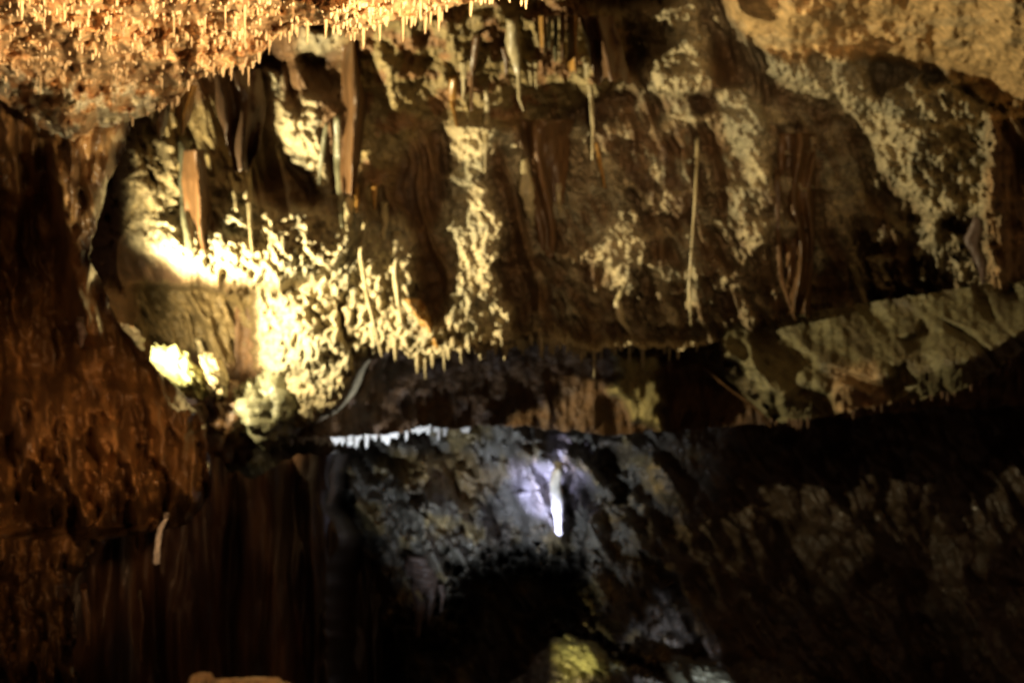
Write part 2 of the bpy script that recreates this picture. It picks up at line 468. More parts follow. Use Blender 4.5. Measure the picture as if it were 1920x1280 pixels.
SHELF = Sheet('bulging_shelf', px, py, D, M_ROCK, np.clip(c, 0.01, 0.8), back=0.7)
tag(SHELF.o, 'bulging greenish tan rock shelf under the right part of the wall', 'rock shelf')

# ================================================================== THE LOWER WALL AND THE BLACK PASSAGE
px, py = frame_grid(380, 2400, 3, 560, 1500, 300)
wx = px + 14 * fbm(px / 50, py / 50, 140, 3)
wy = py + 14 * fbm(px / 50, py / 50, 150, 3)
D = 7.3 + 0.20 * fbm((px - 0.7 * py) / 160, (py + 0.5 * px) / 260, 160, 4)
pas = poly(wx + 22 * fbm(px / 16, py / 16, 155, 3), wy + 22 * fbm(px / 16, py / 16, 157, 3), [(640, 1500), (660, 1250), (720, 1180), (845, 1190), (865, 1075), (960, 1050), (1075, 1060), (1110, 1140), (1030, 1180), (1250, 1290), (1300, 1500)], 40)
D = D + 1.2 * pas
D = D + 0.45 * poly(wx, wy, [(1062, 875), (1100, 885), (1105, 990), (1090, 1010), (1110, 1100), (1060, 1090), (1058, 1000)], 7)
D = D + 0.3 * poly(wx, wy, [(1125, 840), (1150, 840), (1170, 930), (1150, 940)], 6)
D = D + 0.3 * poly(wx, wy, [(1200, 1030), (1260, 1080), (1330, 1250), (1290, 1240), (1230, 1120)], 9)
lean = np.clip((px - 1150) / 900, 0, 1)
D = D - 0.30 * (1 - 0.75 * sstep(1180, 1420, px)) * (ridged((px - 0.6 * py) / 230, (py + 0.3 * px) / 600, 190, 3) - 0.6) - 0.03 * fbm((px - 0.5 * py) / 30, (py + 0.2 * px) / 110, 192, 4)
D = D - 0.3 * lean - 0.35 * np.clip((py - 1100) / 300, 0, 1) * lean
rk = 1 - cells((wx - 0.45 * wy) / 30, (wy + 0.2 * wx) / 46, 170)
rs = 1 - 0.85 * sstep(1180, 1420, px)
D = D - rs * (1 - 0.7 * pas) * (0.16 * rk + 0.05 * (1 - cells(wx / 13, wy / 18, 173)) + 0.05 * ridged((wx - 0.8 * wy) / 90, (wy + 0.4 * wx) / 240, 176, 3) + 0.02 * fbm(px / 8, py / 8, 178, 2))
D = D + 0.9 * (1 - sstep(560, 640, wx - 0.35 * (wy - 830)))
D = D - 0.5 * blob(px, py, 560, 868, 34, 34)
nz = fbm(px / 60, py / 60, 180, 4)
c = mixc(colr(0.22, 0.20, 0.16), colr(0.36, 0.27, 0.12), sstep(0, 0.5, nz))
c = mixc(c, colr(0.10, 0.075, 0.05), sstep(0.0, 0.5, fbm(px / 45, py / 80, 185, 4)) * 0.8)
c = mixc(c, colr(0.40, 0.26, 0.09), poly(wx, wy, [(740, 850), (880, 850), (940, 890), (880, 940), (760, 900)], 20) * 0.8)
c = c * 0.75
c = mixc(c, colr(0.36, 0.34, 0.36), blob(px, py, 1000, 930, 80, 80) * 0.7)  # blue lamp's pool of light painted as a pale patch
c = mixc(c, colr(0.12, 0.075, 0.04), sstep(1120, 1450, px) * 0.95)  # ledge shade put into the colour, darker towards the right
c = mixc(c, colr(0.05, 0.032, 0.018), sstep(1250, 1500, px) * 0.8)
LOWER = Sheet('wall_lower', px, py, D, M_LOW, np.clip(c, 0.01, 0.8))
tag(LOWER.o, 'broken damp grey rock wall around a black passage', 'cave wall', kind='structure')

# ================================================================== THE CEILING SLAB AT THE TOP LEFT
def slab_edge(x):
    return line(x, [(-500, 150), (-100, 175), (0, 188), (60, 225), (105, 262), (140, 276), (175, 262), (215, 236), (270, 218), (330, 192), (360, 150), (400, 136), (470, 122), (500, 90),
                    (520, 68), (560, 50), (610, 46), (650, 64), (690, 58), (730, 40), (800, 34), (850, 12), (900, 2), (960, -8), (1100, -30), (1400, -60)]) + 5 * perlin(x / 14, x * 0, 201) + 3 * perlin(x / 5, x * 0, 204)
px, py = frame_grid(-520, 1400, 3, -520, slab_edge, 230)
tn = (640 - py) * K
hh = 0.72 + 0.05 * fbm(px / 160, py / 120, 210, 4) + 0.014 * fbm(px / 26, py / 18, 213, 4)
hh = hh - 0.07 * blob(px, py, 130, 240, 90, 60) - 0.05 * blob(px, py, 640, 20, 120, 50)
D = hh / tn
gr = 1 - cells(px / 9, py / 9, 220)
pc = poly(px, py, [(-100, 120), (120, 150), (330, 160), (260, 240), (130, 290), (-100, 210)], 30)
D = D - 0.018 * gr * (0.6 + 1.4 * pc) - 0.018 * fbm(px / 10, py / 7, 224, 3)
c = mixc(ORNG * 1.15, colr(0.42, 0.21, 0.08), sstep(-0.1, 0.5, fbm(px / 70, py / 26, 230, 4)))
c = mixc(c, colr(0.62, 0.40, 0.2), sstep(0.2, 0.6, fbm(px / 12, py / 12, 233, 3)) * 0.7)
c = mixc(c, colr(0.74, 0.68, 0.48), pc * sstep(-0.2, 0.3, fbm(px / 30, py / 30, 236, 3)))  # pale popcorn, lightened further in place of blocked floodlight
SLAB = Sheet('ceiling', px, py, D, M_CEIL, np.clip(c, 0.01, 0.8), back=0.5, nb=8, up=0.6)
tag(SLAB.o, 'orange ceiling slab bristling with small straws', 'ceiling', kind='structure')

# ================================================================== THE FLOWSTONE MASS AT THE LEFT
FL_R = [(150, 215), (200, 250), (230, 245), (290, 228), (350, 200), (420, 182), (480, 165), (520, 182), (560, 205), (620, 238), (680, 285), (720, 318), (760, 360), (800, 388), (880, 396), (940, 390), (985, 350), (1010, 200), (1100, 130), (1300, 150), (1500, 160)]
def flow_sheet():
    rows, cols = 330, 230
    pyv = np.linspace(170, 1500, rows)
    R = line(pyv, FL_R) + 5 * perlin(pyv / 22, pyv * 0, 240) + 14 * fbm(pyv / 110, pyv * 0, 241, 2)
    t = np.linspace(0, 1, cols)
    px = -620 + (R[:, None] + 620) * t[None] ** 0.8
    py = np.repeat(pyv[:, None], cols, 1)
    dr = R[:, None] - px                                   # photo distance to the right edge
    D = 4.25 - 0.16 * fbm((px - 0.35 * py) / 130, py / 520, 242, 3) - 0.10 * sstep(0.1, 0.5, fbm((px - 0.2 * py) / 70, py / 240, 244, 3))
    D = D - 0.35 * sstep(620, 900, py) * (1 - sstep(930, 1010, py + 55 * perlin(px / 70, px * 0, 249) + 25 * perlin(px / 22, px * 0, 250) + 14 * perlin(px / 8, px * 0, 252)))
    sl_ = px + 0.42 * (py - 700) * sstep(650, 500, py) 
    D = D - 0.035 * fbm((px - 0.28 * py) / 44, py / 260, 255, 3) - 0.05 * ridged(px / 60, py / 300, 257, 3)
    D = D - 0.22 * poly(px + 10 * perlin(px / 30, py / 60, 246), py, [(85, 200), (235, 200), (205, 330), (172, 480), (200, 640), (150, 640), (112, 420)], 16)
    D = D + 0.18 * poly(px, py, [(20, 380), (100, 380), (150, 650), (110, 700), (40, 560)], 30)
    D = D - 0.16 * poly(px + 14 * perlin(px / 30, py / 40, 247), py, [(215, 720), (390, 770), (400, 930), (360, 960), (300, 900), (240, 950), (190, 850)], 18)
    D = D - 0.14 * poly(px + 14 * perlin(px / 30, py / 40, 248), py, [(20, 740), (150, 730), (170, 880), (110, 960), (60, 870), (10, 930), (-20, 800)], 18)
    drip = cells(px / 16, py / 80, 260)
    D = D - 0.05 * (1 - drip) * sstep(700, 780, py)
    D = D + 0.14 * sstep(0, 0.5, fbm(px / 36, py / 70, 263, 3)) * sstep(720, 800, py)
    D = D - 0.006 * fbm(px / 9, py / 30, 266, 2) - 0.05 * fbm(px / 40, py / 60, 268, 3)
    c = mixc(colr(0.15, 0.075, 0.026), colr(0.36, 0.19, 0.065), sstep(-0.2, 0.5, fbm(px / 30, py / 150, 270, 4)))
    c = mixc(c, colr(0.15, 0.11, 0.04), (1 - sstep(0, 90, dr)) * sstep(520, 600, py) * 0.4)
    c = mixc(c, DKBR, sstep(950, 1020, py) * 0.4)  # shade below the dripping folds darkened into the colour
    c = mixc(c, DKBR, 1 - sstep(4, 26, dr))  # rim colour darkened as shade, against light bounced off the wall
    c = np.clip(c, 0.01, 0.7)
    for j in range(1, 9):                                   # the mass turns back into the rock behind its edge
        px = np.concatenate([px, R[:, None] - 6 * j ** 1.3], 1)
        py = np.concatenate([py, pyv[:, None]], 1)
        D = np.concatenate([D, D[:, cols - 1:cols] + 0.09 * j], 1)
        c = np.concatenate([c, c[:, cols - 1:cols]], 1)
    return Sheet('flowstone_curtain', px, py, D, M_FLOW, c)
FLOW = flow_sheet()
tag(FLOW.o, 'huge rust brown flowstone curtain with dripping folds filling the left side', 'flowstone')

# dark columns behind and below it
px, py = frame_grid(-300, 720, 4, lambda x: line(x, [(-300, 780), (380, 800), (400, 860), (470, 900), (560, 850), (720, 850)]) + 14 * perlin(x / 20, x * 0, 279), 1500, 150)
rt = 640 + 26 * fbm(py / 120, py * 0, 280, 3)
D = 5.6 + 0.16 * ridged(px / 110, py / 900, 283, 3) + 0.03 * fbm(px / 24, py / 200, 286, 3) + 1.6 * sstep(0, 60, px - rt + 30)
c = mixc(colr(0.12, 0.06, 0.03), colr(0.06, 0.04, 0.03), sstep(-0.2, 0.4, fbm(px / 50, py / 300, 290, 3)))
c = c * (1 - 0.7 * sstep(-110, -30, px - rt))[..., None]  # edge colour darkened as shade against the white lamp's spill
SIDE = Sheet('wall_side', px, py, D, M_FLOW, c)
tag(SIDE.o, 'near black fluted wall below the flowstone curtain', 'cave wall', kind='structure')

# broken rock sloping up out of the black passage
px, py = frame_grid(600, 1750, 3, lambda x: line(x, [(600, 1296), (760, 1290), (900, 1290), (960, 1275), (985, 1262), (1010, 1225), (1040, 1192), (1075, 1200), (1120, 1222), (1160, 1240), (1195, 1243), (1240, 1262), (1290, 1240), (1350, 1222), (1450, 1236), (1600, 1285), (1750, 1300)]) + 7 * fbm(x / 26, x * 0, 320, 3), 1560, 110)
D = 7.3 - 1.2 * np.linspace(0, 1, 110)[:, None] ** 0.7 + 0 * px
D = D - 0.22 * (1 - cells((px + 0.5 * py) / 90, (py - 0.2 * px) / 70, 323)) - 0.06 * (1 - cells(px / 24, py / 20, 325)) - 0.05 * fbm(px / 14, py / 12, 327, 4)
c = mixc(colr(0.16, 0.13, 0.10), colr(0.24, 0.21, 0.15), sstep(-0.2, 0.4, fbm(px / 40, py / 40, 329, 3)))
c = mixc(c, colr(0.40, 0.37, 0.18), poly(px + 8 * perlin(px / 20, py / 20, 331), py, [(1015, 1180), (1165, 1180), (1175, 1262), (1110, 1262), (1060, 1275), (1030, 1240)], 12))  # yellow lamplight painted on the rock crest
BED = Sheet('ground_slope', px, py, D, M_LOW, np.clip(c, 0.01, 0.8))
tag(BED.o, 'broken wet rock rising at the bottom of the passage', 'ground', kind='structure')

# floor of the chamber, far below the picture
px, py = np.meshgrid(np.linspace(-9, 9, 90), np.linspace(-4, 14, 90))
z = -1.3 + 0.25 * fbm(px / 2, py / 2, 300, 4)
link_c = np.repeat(np.repeat((DKBR * 1.5)[None, None], 90, 0), 90, 1)
fo = link_mesh('ground', np.stack([px, py, z], -1).reshape(-1, 3), grid_faces(90, 90), M_LOW, link_c)
tag(fo, 'dark uneven cave floor', 'ground', kind='structure')

# ================================================================== HANGING FORMATIONS
def tube(path, rad, seg=10, flat=1.0, wob=0.12, seed=0, rows=0):
    """closed tapering tube along a list of points; flat squeezes it front to back"""
    path = [Vector(p) for p in path]
    n = max(rows, len(path))
    s = np.linspace(0, len(path) - 1, n)
    V, F = [], []
    rad = list(rad)
    for j, q in enumerate(s):
        i = min(int(q), len(path) - 2)
        f = q - i
        f2 = f * f * (3 - 2 * f) if len(path) > 2 else f
        c_ = path[i].lerp(path[i + 1], f)
        r = rad[i] * (1 - f) + rad[i + 1] * f
        for k in range(seg):
            a = 2 * math.pi * k / seg
            nn = float(perlin(np.array([math.cos(a) * 1.3 + seed * 7.1]), np.array([math.sin(a) * 1.3 + j * 0.23]), seed))
            rr = r * (1 + wob * 2 * nn)
            V.append((c_.x + rr * math.cos(a), c_.y + rr * math.sin(a) * flat, c_.z))
    for j in range(n - 1):
        for k in range(seg):
            a, b = j * seg + k, j * seg + (k + 1) % seg
            F.append((a, a + seg, b + seg, b))
    V.append(tuple(path[-1] + Vector((0, 0, -rad[-1] * 0.8))))
    e = len(V) - 1
    for k in range(0, seg, 2):
        F.append(((n - 1) * seg + k, e, (n - 1) * seg + (k + 2) % seg, (n - 1) * seg + (k + 1) % seg))
    V.append(tuple(path[0]))
    e = len(V) - 1
    for k in range(0, seg, 2):
        F.append((k, (k + 1) % seg, (k + 2) % seg, e))
    return V, F

def formation(name, pts, d, rads, mat, label, cat, flat=0.8, wob=0.32, seg=12, rows=34, group=None, seed=None):
    """pts photo positions top to tip, d distance in metres, rads half widths in photo pixels"""
    seed = seed if seed is not None else random.randint(1, 900)
    if 5.15 < d < 5.7:                                     # grows out of the wall surface
        ws = [WALL.depth(x, y) - 0.075 for x, y in pts]
        ds = [min(q, ws[0] + 0.12) for q in ws]
    else:
        ds = [d] * len(pts)
    dd = ds[0]
    pts = [(pts[0][0], pts[0][1] - 12)] + list(pts)
    rads = [rads[0] * 1.35] + list(rads)
    ds = [ds[0] + 0.14] + ds
    path = [P(x, y, ds[i]) for i, (x, y) in enumerate(pts)]
    V, F = tube(path, [r * 0.8 * K * dd for r in rads], seg, flat, wob, seed, rows)
    base = Vector(path[0])
    V = [(a - base.x, b - base.y, c_ - base.z) for a, b, c_ in V]
    o = link_mesh(name, V, F, mat)
    o.location = base
    tag(o, label, cat, group)
    return o

def drape(name, outline_l, outline_r, d, thick, mat, label, cat='drapery', folds=3, rows=40, cols=26, yaw=0.0, seed=1):
    """a thin folded sheet of calcite between a left and a right outline (photo points top to bottom)"""
    if d > 5.25:
        sel = (WALL.px > outline_l[0][0]) & (WALL.px < outline_r[0][0] + 5) & (WALL.py > outline_l[0][1]) & (WALL.py < outline_l[-1][1])
        d = float(np.percentile(WALL.D[sel], 12))
    ys = np.linspace(outline_l[0][1], outline_l[-1][1], rows)
    la, ra = np.array(outline_l, float), np.array(outline_r, float)
    lx, rx = np.interp(ys, la[:, 1], la[:, 0]), np.interp(ys, ra[:, 1], ra[:, 0])
    t = np.linspace(0, 1, cols)
    px = lx[:, None] * (1 - t) + rx[:, None] * t
    py = np.repeat(ys[:, None], cols, 1)
    py = py + (16 * perlin(px / 13, py / 300, seed + 3) + 8 * perlin(px / 5, py / 300, seed + 5)) * ((py - ys[0]) / (ys[-1] - ys[0]))
    wv = 0.045 * np.sin(t[None] * folds * np.pi * 1.3 + 5 * perlin(px / 90, py / 160, seed)) + 0.035 * fbm(px / 22, py / 110, seed + 9, 4) - 0.12 * np.sin(np.pi * t[None]) + 0.1
    D1 = d + yaw * (t[None] - 0.5) + wv
    D2 = D1 + thick * (0.35 + 0.65 * np.sin(np.pi * np.clip(t, 0.02, 0.98)))[None]
    A, B = unproj(px, py, D1), unproj(px, py, D2)
    V = np.concatenate([A.reshape(-1, 3), B.reshape(-1, 3)])
    g = grid_faces(rows, cols)
    n = rows * cols
    F = [g, g[:, ::-1] + n]
    i = np.arange(n).reshape(rows, cols)
    for e in (i[0][::-1], i[-1], i[:, 0], i[:, -1][::-1]):
        F.append(np.stack([e[:-1], e[:-1] + n, e[1:] + n, e[1:]], -1))
    base = A[0, cols // 2]
    V = V - base
    o = link_mesh(name, V, np.concatenate(F), mat)
    o.location = base
    tag(o, label, cat)
    return o

# -- stalactites one can tell apart (photo positions), hanging from the roof in the middle
PKD = LOWER.depth(790, 1090) - 0.06
ST = [
    ([(850, 150), (848, 190), (856, 238)], 5.45, (9, 6, 2), M_AMB, 'short amber stalactite hanging over the left end of the small shelf'),
    ([(868, 120), (870, 150), (868, 184)], 5.4, (8, 6, 2), M_PALE, 'stubby pale stalactite above the small shelf, left of a thin drip'),
    ([(894, 70), (886, 140), (884, 208)], 5.35, (10, 6, 2), M_BRN, 'long brown stalactite hanging above the middle of the small shelf'),
    ([(912, 172), (914, 215), (911, 268), (909, 325)], 5.3, (4, 6, 4.5, 1.5), M_PALE, 'long thin pale stalactite hanging in front of the small shelf'),
    ([(960, 40), (964, 95), (972, 140), (974, 185), (981, 208)], 5.25, (14, 16, 6, 4, 1.5), M_PALE, 'pale stalactite with a fat top and a thin bent tip'),
    ([(948, 90), (950, 140), (954, 160)], 5.3, (8, 5, 2), M_BRN, 'small brown stalactite beside the fat topped one'),
    ([(993, 120), (995, 150), (996, 162)], 5.2, (5, 3, 1), M_PALE, 'tiny pale drip between the fat topped stalactite and the ribbons'),
    ([(1005, 120), (1005, 150), (1006, 166)], 5.2, (4, 3, 1), M_PALE, 'tiny pale drip just left of the brown ribbons'),
    ([(1102, 120), (1108, 180), (1112, 240), (1110, 300)], 5.3, (9, 5, 4, 1.5), M_PALE, 'long thin stalactite running down from the amber ribbons'),
    ([(1118, 270), (1128, 320), (1134, 352)], 5.45, (5, 5, 1.5), M_AMB, 'slanting amber tipped stalactite over the dark middle wall'),
    ([(985, 300), (988, 360), (992, 395), (1000, 424)], 5.35, (7, 15, 12, 2), M_PALE, 'pale tooth shaped stalactite left of the dark wall middle'),
    ([(1046, 345), (1048, 375), (1051, 402)], 5.45, (7, 5, 1.5), M_PALE, 'small pale tooth on the dark brown wall middle'),
    ([(632, 222), (634, 300), (640, 380), (642, 425)], 5.3, (6, 10, 8, 3), M_GREY, 'grey green stalactite standing left of the brown roof'),
    ([(612, 235), (603, 290), (598, 345)], 5.35, (4, 6, 1.5), M_GREY, 'thin grey green stalactite beside the thicker grey one'),
    ([(655, 360), (655, 400), (652, 432)], 5.3, (12, 9, 3), M_PALE, 'cream coloured tooth below the grey green stalactite'),
    ([(668, 355), (670, 375), (669, 398)], 5.3, (6, 5, 2), M_AMB, 'short amber tooth beside the cream coloured tooth'),
    ([(702, 350), (702, 372), (703, 392)], 5.3, (6, 6, 2), M_AMB, 'short amber tooth alone in shadow above the bright wall'),
    ([(720, 385), (722, 420), (716, 450)], 5.35, (9, 6, 2), M_PALE, 'cream tooth at the right end of the bright wall'),
    ([(348, 270), (345, 340), (350, 420), (360, 480), (367, 535)], 5.2, (14, 12, 10, 6, 2), M_GREY, 'long dark grey stalactite hanging down to the glowing band'),
    ([(432, 330), (440, 360), (444, 395)], 5.3, (5, 4, 3), M_PALE, 'thin pale spike on the glowing wall'),
    ([(466, 325), (466, 370), (470, 430), (474, 480)], 5.3, (7, 5, 4, 2), M_PALE, 'long pale drip line crossing the glowing wall'),
    ([(684, 420), (676, 480), (690, 560), (716, 668)], 5.5, (6, 5, 5, 2), M_PALE, 'long pale ridge drip on the wall left of the amber drape'),
    ([(745, 440), (742, 520), (752, 600)], 5.5, (9, 8, 3), M_PALE, 'pale fluted drip on the right edge of the bright wall'),
    ([(1308, 260), (1304, 360), (1298, 450), (1292, 540), (1296, 610)], 5.6, (4, 3, 3, 4, 2), M_PALE, 'very long thin drip line down the dark right wall'),
    ([(1458, 330), (1458, 430), (1464, 520), (1492, 600)], 5.55, (7, 5, 6, 3), M_BRN, 'long brown drip line curving right at its foot'),
    ([(1172, 535), (1158, 565), (1162, 598), (1186, 630)], 5.55, (5, 9, 9, 2), M_PALE, 'white crescent shaped stalactite just above the ledge fringe'),
    ([(1600, 500), (1612, 540), (1630, 590)], 5.55, (8, 11, 3), M_PALE, 'small pale slug shaped stalactite above the right shelf'),
    ([(1604, 600), (1612, 645), (1650, 700), (1672, 722)], 5.35, (5, 5, 4, 1.5), M_PALE, 'pale root like calcite string across the right shelf'),
    ([(1654, 690), (1690, 722), (1740, 745)], 5.4, (3, 4, 2), M_BRN, 'brown calcite string at the tail of the pale one'),
    ([(1322, 690), (1370, 730), (1420, 765), (1446, 800)], 6.05, (5, 6, 6, 3), M_BRN, 'slanting orange brown calcite rib under the right shelf'),
    ([(1836, 410), (1826, 455), (1842, 500), (1848, 556)], 5.3, (10, 22, 12, 2), M_PINK, 'smooth swollen pink white stalactite at the right edge'),
    ([(1046, 878), (1040, 905), (1044, 950), (1050, 1000)], 6.42, (7, 11, 11, 7), M_WHITE, 'blazing white stalactite beside the blue lit rock'),
    ([(312, 972), (300, 990), (296, 1020), (292, 1056)], 3.75, (5.5, 6.5, 6.5, 6), M_WHITE, 'small knobbly cream stalactite alone in the dark lower left'),
    ([(262, 1118), (268, 1160), (262, 1200), (266, 1240)], 4.3, (3, 3, 3, 2), M_BRN, 'thin faint brown drip below the cream stalactite'),
    ([(158, 1105), (164, 1150), (166, 1210)], 3.9, (6, 9, 4), M_BRN, 'faint brown rounded drip left of the thin one'),
    ([(782, 1095), (786, 1140), (784, 1192)], PKD, (14, 12, 4), M_PINK, 'largest pink grey stalactite above the black passage'),
    ([(808, 1095), (808, 1130), (802, 1172)], PKD, (12, 10, 3), M_PINK, 'middle sized pink grey stalactite above the black passage'),
    ([(826, 1095), (830, 1115), (826, 1148)], PKD, (9, 7, 3), M_PINK, 'shortest pink grey stalactite above the black passage'),
    ([(785, 1040), (790, 1075), (800, 1100)], PKD, (30, 34, 24), M_PINK, 'squat pink grey knob over the three pink stalactites'),
    ([(372, 640), (388, 690), (384, 752)], 5.6, (6, 14, 10), M_PALE, 'glowing pale drip beside the yellow lit rock'),
    ([(150, 605), (154, 625), (152, 650)], 3.75, (7, 10, 4), M_PINK, 'small pink white knob on the brown flowstone'),
]
for pts, d, rads, mat, lab in ST:
    formation('stalactite', pts, d, rads, mat, lab, 'stalactite')

# -- draperies
drape('calcite_drape', [(332, 160), (326, 215), (340, 250)], [(372, 150), (362, 205), (344, 252)], 4.2, 0.05, M_AMB, 'leaf shaped orange drape hanging under the ceiling slab edge', folds=1, seed=4)
drape('calcite_drape', [(292, 195), (284, 230), (298, 264)], [(322, 190), (314, 235), (301, 266)], 4.25, 0.05, M_BRN, 'smaller brown drape left of the orange leaf shaped one', folds=1, seed=14)
drape('calcite_drape', [(402, 130), (405, 200), (425, 270), (440, 320)], [(486, 120), (500, 195), (488, 270), (462, 332)], 4.7, 0.07, M_BRN, 'broad dark brown drape hanging behind the ceiling slab edge', folds=2, seed=24)
drape('calcite_drape', [(345, 280), (340, 340), (348, 410), (372, 478)], [(384, 290), (392, 350), (402, 420), (410, 480)], 5.3, 0.06, M_BRN, 'dark brown drape with an orange foot before the glowing wall', folds=2, seed=34)
drape('calcite_drape', [(752, 560), (766, 590), (790, 625), (808, 650)], [(786, 556), (800, 580), (816, 610), (826, 648)], 5.35, 0.06, M_AMB, 'slanting amber drape at the left end of the fringed ledge', folds=1.5, yaw=-0.1, seed=44)
drape('calcite_drape', [(640, 60), (640, 200), (638, 300), (640, 370)], [(680, 60), (690, 180), (676, 300), (664, 372)], 5.5, 0.12, M_BRN, 'tall brown drape behind the grey green stalactites', folds=2, seed=54)
for i, (x0, x1, yb, m_, lb) in enumerate([(1010, 1024, 98, M_AMB, 'leftmost amber ribbon in the row of hanging ribbons'), (1026, 1034, 104, M_GREY, 'narrow grey ribbon next to the leftmost amber one'),
                                  (1036, 1047, 118, M_GREY, 'dark grey ribbon in the middle of the hanging ribbons'), (1049, 1060, 115, M_BRN, 'thin brown ribbon right of the grey ribbons'), (1062, 1085, 126, M_AMB, 'broad amber ribbon at the right of the row')]):
    drape('calcite_ribbon', [(x0, 30), (x0 + 1, 60), (x0 + 3, yb)], [(x1, 30), (x1, 60), (x1 - 2, yb)], 5.1 + 0.02 * i, 0.05, m_, lb, folds=1, cols=12, seed=60 + i)
drape('calcite_drape', [(1086, 30), (1094, 70), (1104, 110), (1112, 150)], [(1150, 34), (1164, 80), (1176, 120), (1190, 160)], 5.2, 0.08, M_BRN, 'wide brown drape leaning right beside the ribbons', folds=2, seed=74)
drape('calcite_drape', [(966, 225), (970, 300), (990, 380), (1006, 470)], [(1080, 190), (1068, 300), (1056, 380), (1040, 470)], 5.75, 0.1, M_BRN, 'broad dark brown flowstone drape on the middle of the wall', folds=2, seed=84)
drape('calcite_drape', [(1452, 250), (1460, 350), (1466, 450), (1480, 590)], [(1530, 210), (1530, 350), (1528, 450), (1520, 590)], 5.75, 0.1, M_BRN, 'dark red brown drape right of the long brown drip line', folds=3, seed=94)

# -- loose looking lit rocks
def boulder(name, x, y, d, rx, ry, rz, mat, label, cat='rock', seed=1, rot=0.0):
    n, m = 40, 56
    th = np.linspace(0.001, np.pi - 0.001, n)[:, None]
    ph = np.linspace(0, 2 * np.pi, m, endpoint=False)[None]
    X, Y, Z = np.sin(th) * np.cos(ph), np.sin(th) * np.sin(ph), np.cos(th) + 0 * ph
    f = 1 + 0.30 * fbm(X * 1.3 + Z * 0.8 + seed, Y * 1.3 - Z * 0.9, seed, 4) + 0.16 * fbm(X * 4 + Z * 3, Y * 4 + Z * 4, seed + 4, 4) - 0.10 * cells(X * 5 + Z * 2, Y * 5 - Z * 5, seed + 6)
    X, Y, Z = X * f * rx * K * d, Y * f * ry, Z * f * rz * K * d
    cr, sr = math.cos(rot), math.sin(rot)
    X, Z = X * cr + Z * sr, -X * sr + Z * cr
    V = np.stack([X, Y, Z], -1).reshape(-1, 3)
    i = np.arange(n * m).reshape(n, m)
    j = np.roll(i, -1, 1)
    F = np.stack([i[:-1], i[1:], j[1:], j[:-1]], -1).reshape(-1, 4)
    o = link_mesh(name, V, F, mat)
    o.location = P(x, y, d)
    tag(o, label, cat)
    return o
boulder('rock', 332, 696, 5.7, 62, 0.15, 34, M_YELLIT, 'glowing rock tinted with yellow lamplight beside the flowstone', seed=3, rot=0.75)
boulder('rock', 402, 705, 5.8, 22, 0.12, 40, M_PALE, 'upright glowing pale rock behind the yellow lit one', seed=8, rot=-0.3)
boulder('rock', 425, 800, 6.05, 60, 0.25, 80, M_BRN, 'dark brown rounded rock below the glowing rocks', seed=15, rot=0.1)
boulder('rock', 500, 770, 6.0, 55, 0.22, 70, M_GREY, 'olive rock at the foot of the bright wall block', seed=19, rot=-0.2)
boulder('rock', 1098, 1226, 6.9, 50, 0.22, 20, M_YELLIT, 'rock tinted with yellow lamplight at the bottom of the black passage', seed=25, rot=0.35)
boulder('rock', 1310, 1268, 6.7, 60, 0.3, 26, M_GREY, 'wet grey rock at the bottom edge beside the yellow one', seed=29, rot=0.3)
for b_ in (boulder('rock', 226, 637, 5.05, 25, 0.20, 29, M_BRN, 'unseen brown rock added behind the flowstone edge to block the lamp', seed=5),
    boulder('rock', 190, 648, 5.17, 42, 0.20, 20, M_BRN, 'unseen flat brown rock added under the lamp to cut its downward light', seed=6)):
    b_.name = 'light_block_rock'  # unseen rocks added to keep the floodlight off the lower wall
    b_['kind'] = 'structure'
    b_['label'] = 'unseen brown rock added behind the flowstone edge to block the floodlight'
    del b_['category']
boulder('rock', 372, 1286, 0.9, 22, 0.025, 22, M_STRAW, 'small round orange rock tip at the bottom edge', seed=33)
boulder('rock', 460, 1297, 0.9, 90, 0.025, 22, M_STRAW, 'low flat orange rock at the bottom edge', seed=37)

# ================================================================== STRAWS
def straw_mesh(seed, seg=7, bend=0.1, bulb=0.0):
    rows = 9
    V, F = [], []
    rr = random.Random(seed)
    ax, ay = rr.uniform(-bend, bend), rr.uniform(-bend, bend)
    for j in range(rows):
        t = j / (rows - 1)
        r = (1 - t) ** 0.6 * 0.8 + 0.22 + bulb * math.exp(-((t - 0.7) / 0.15) ** 2)
        if j == rows - 1: r = 0.1
        for k in range(seg):
            a = 2 * math.pi * k / seg
            q = r * (1 + 0.15 * rr.uniform(-1, 1))
            V.append((q * math.cos(a) * 0.5 + ax * t * t, q * math.sin(a) * 0.5 + ay * t * t, -t))
    for j in range(rows - 1):
        for k in range(seg):
            a, b = j * seg + k, j * seg + (k + 1) % seg
            F.append((a, a + seg, b + seg, b))
    return V, F
def straw_set(mat, n=5, bulb=0):
    out = []
    for i in range(n):
        V, F = straw_mesh(i * 13 + 5, bulb=bulb)
        o = link_mesh('straw_stalactite', V, F, mat)
        out.append(o.data)
        bpy.data.objects.remove(o)
    return out
S_OR, S_PALE, S_WH, S_BR = straw_set(M_STRAW), straw_set(M_PALE), straw_set(M_WHITE), straw_set(M_BRN)
def straw(mesh, x, y, d, length, width, label, group):
    o = bpy.data.objects.new('straw_stalactite', mesh)
    C.objects.link(o)
    o.location = P(x, y, d)
    o.scale = (width * K * d, width * K * d, length * K * d)
    o.rotation_euler = (0, 0, random.uniform(0, 6.28))
    tag(o, label, 'stalactite', group)

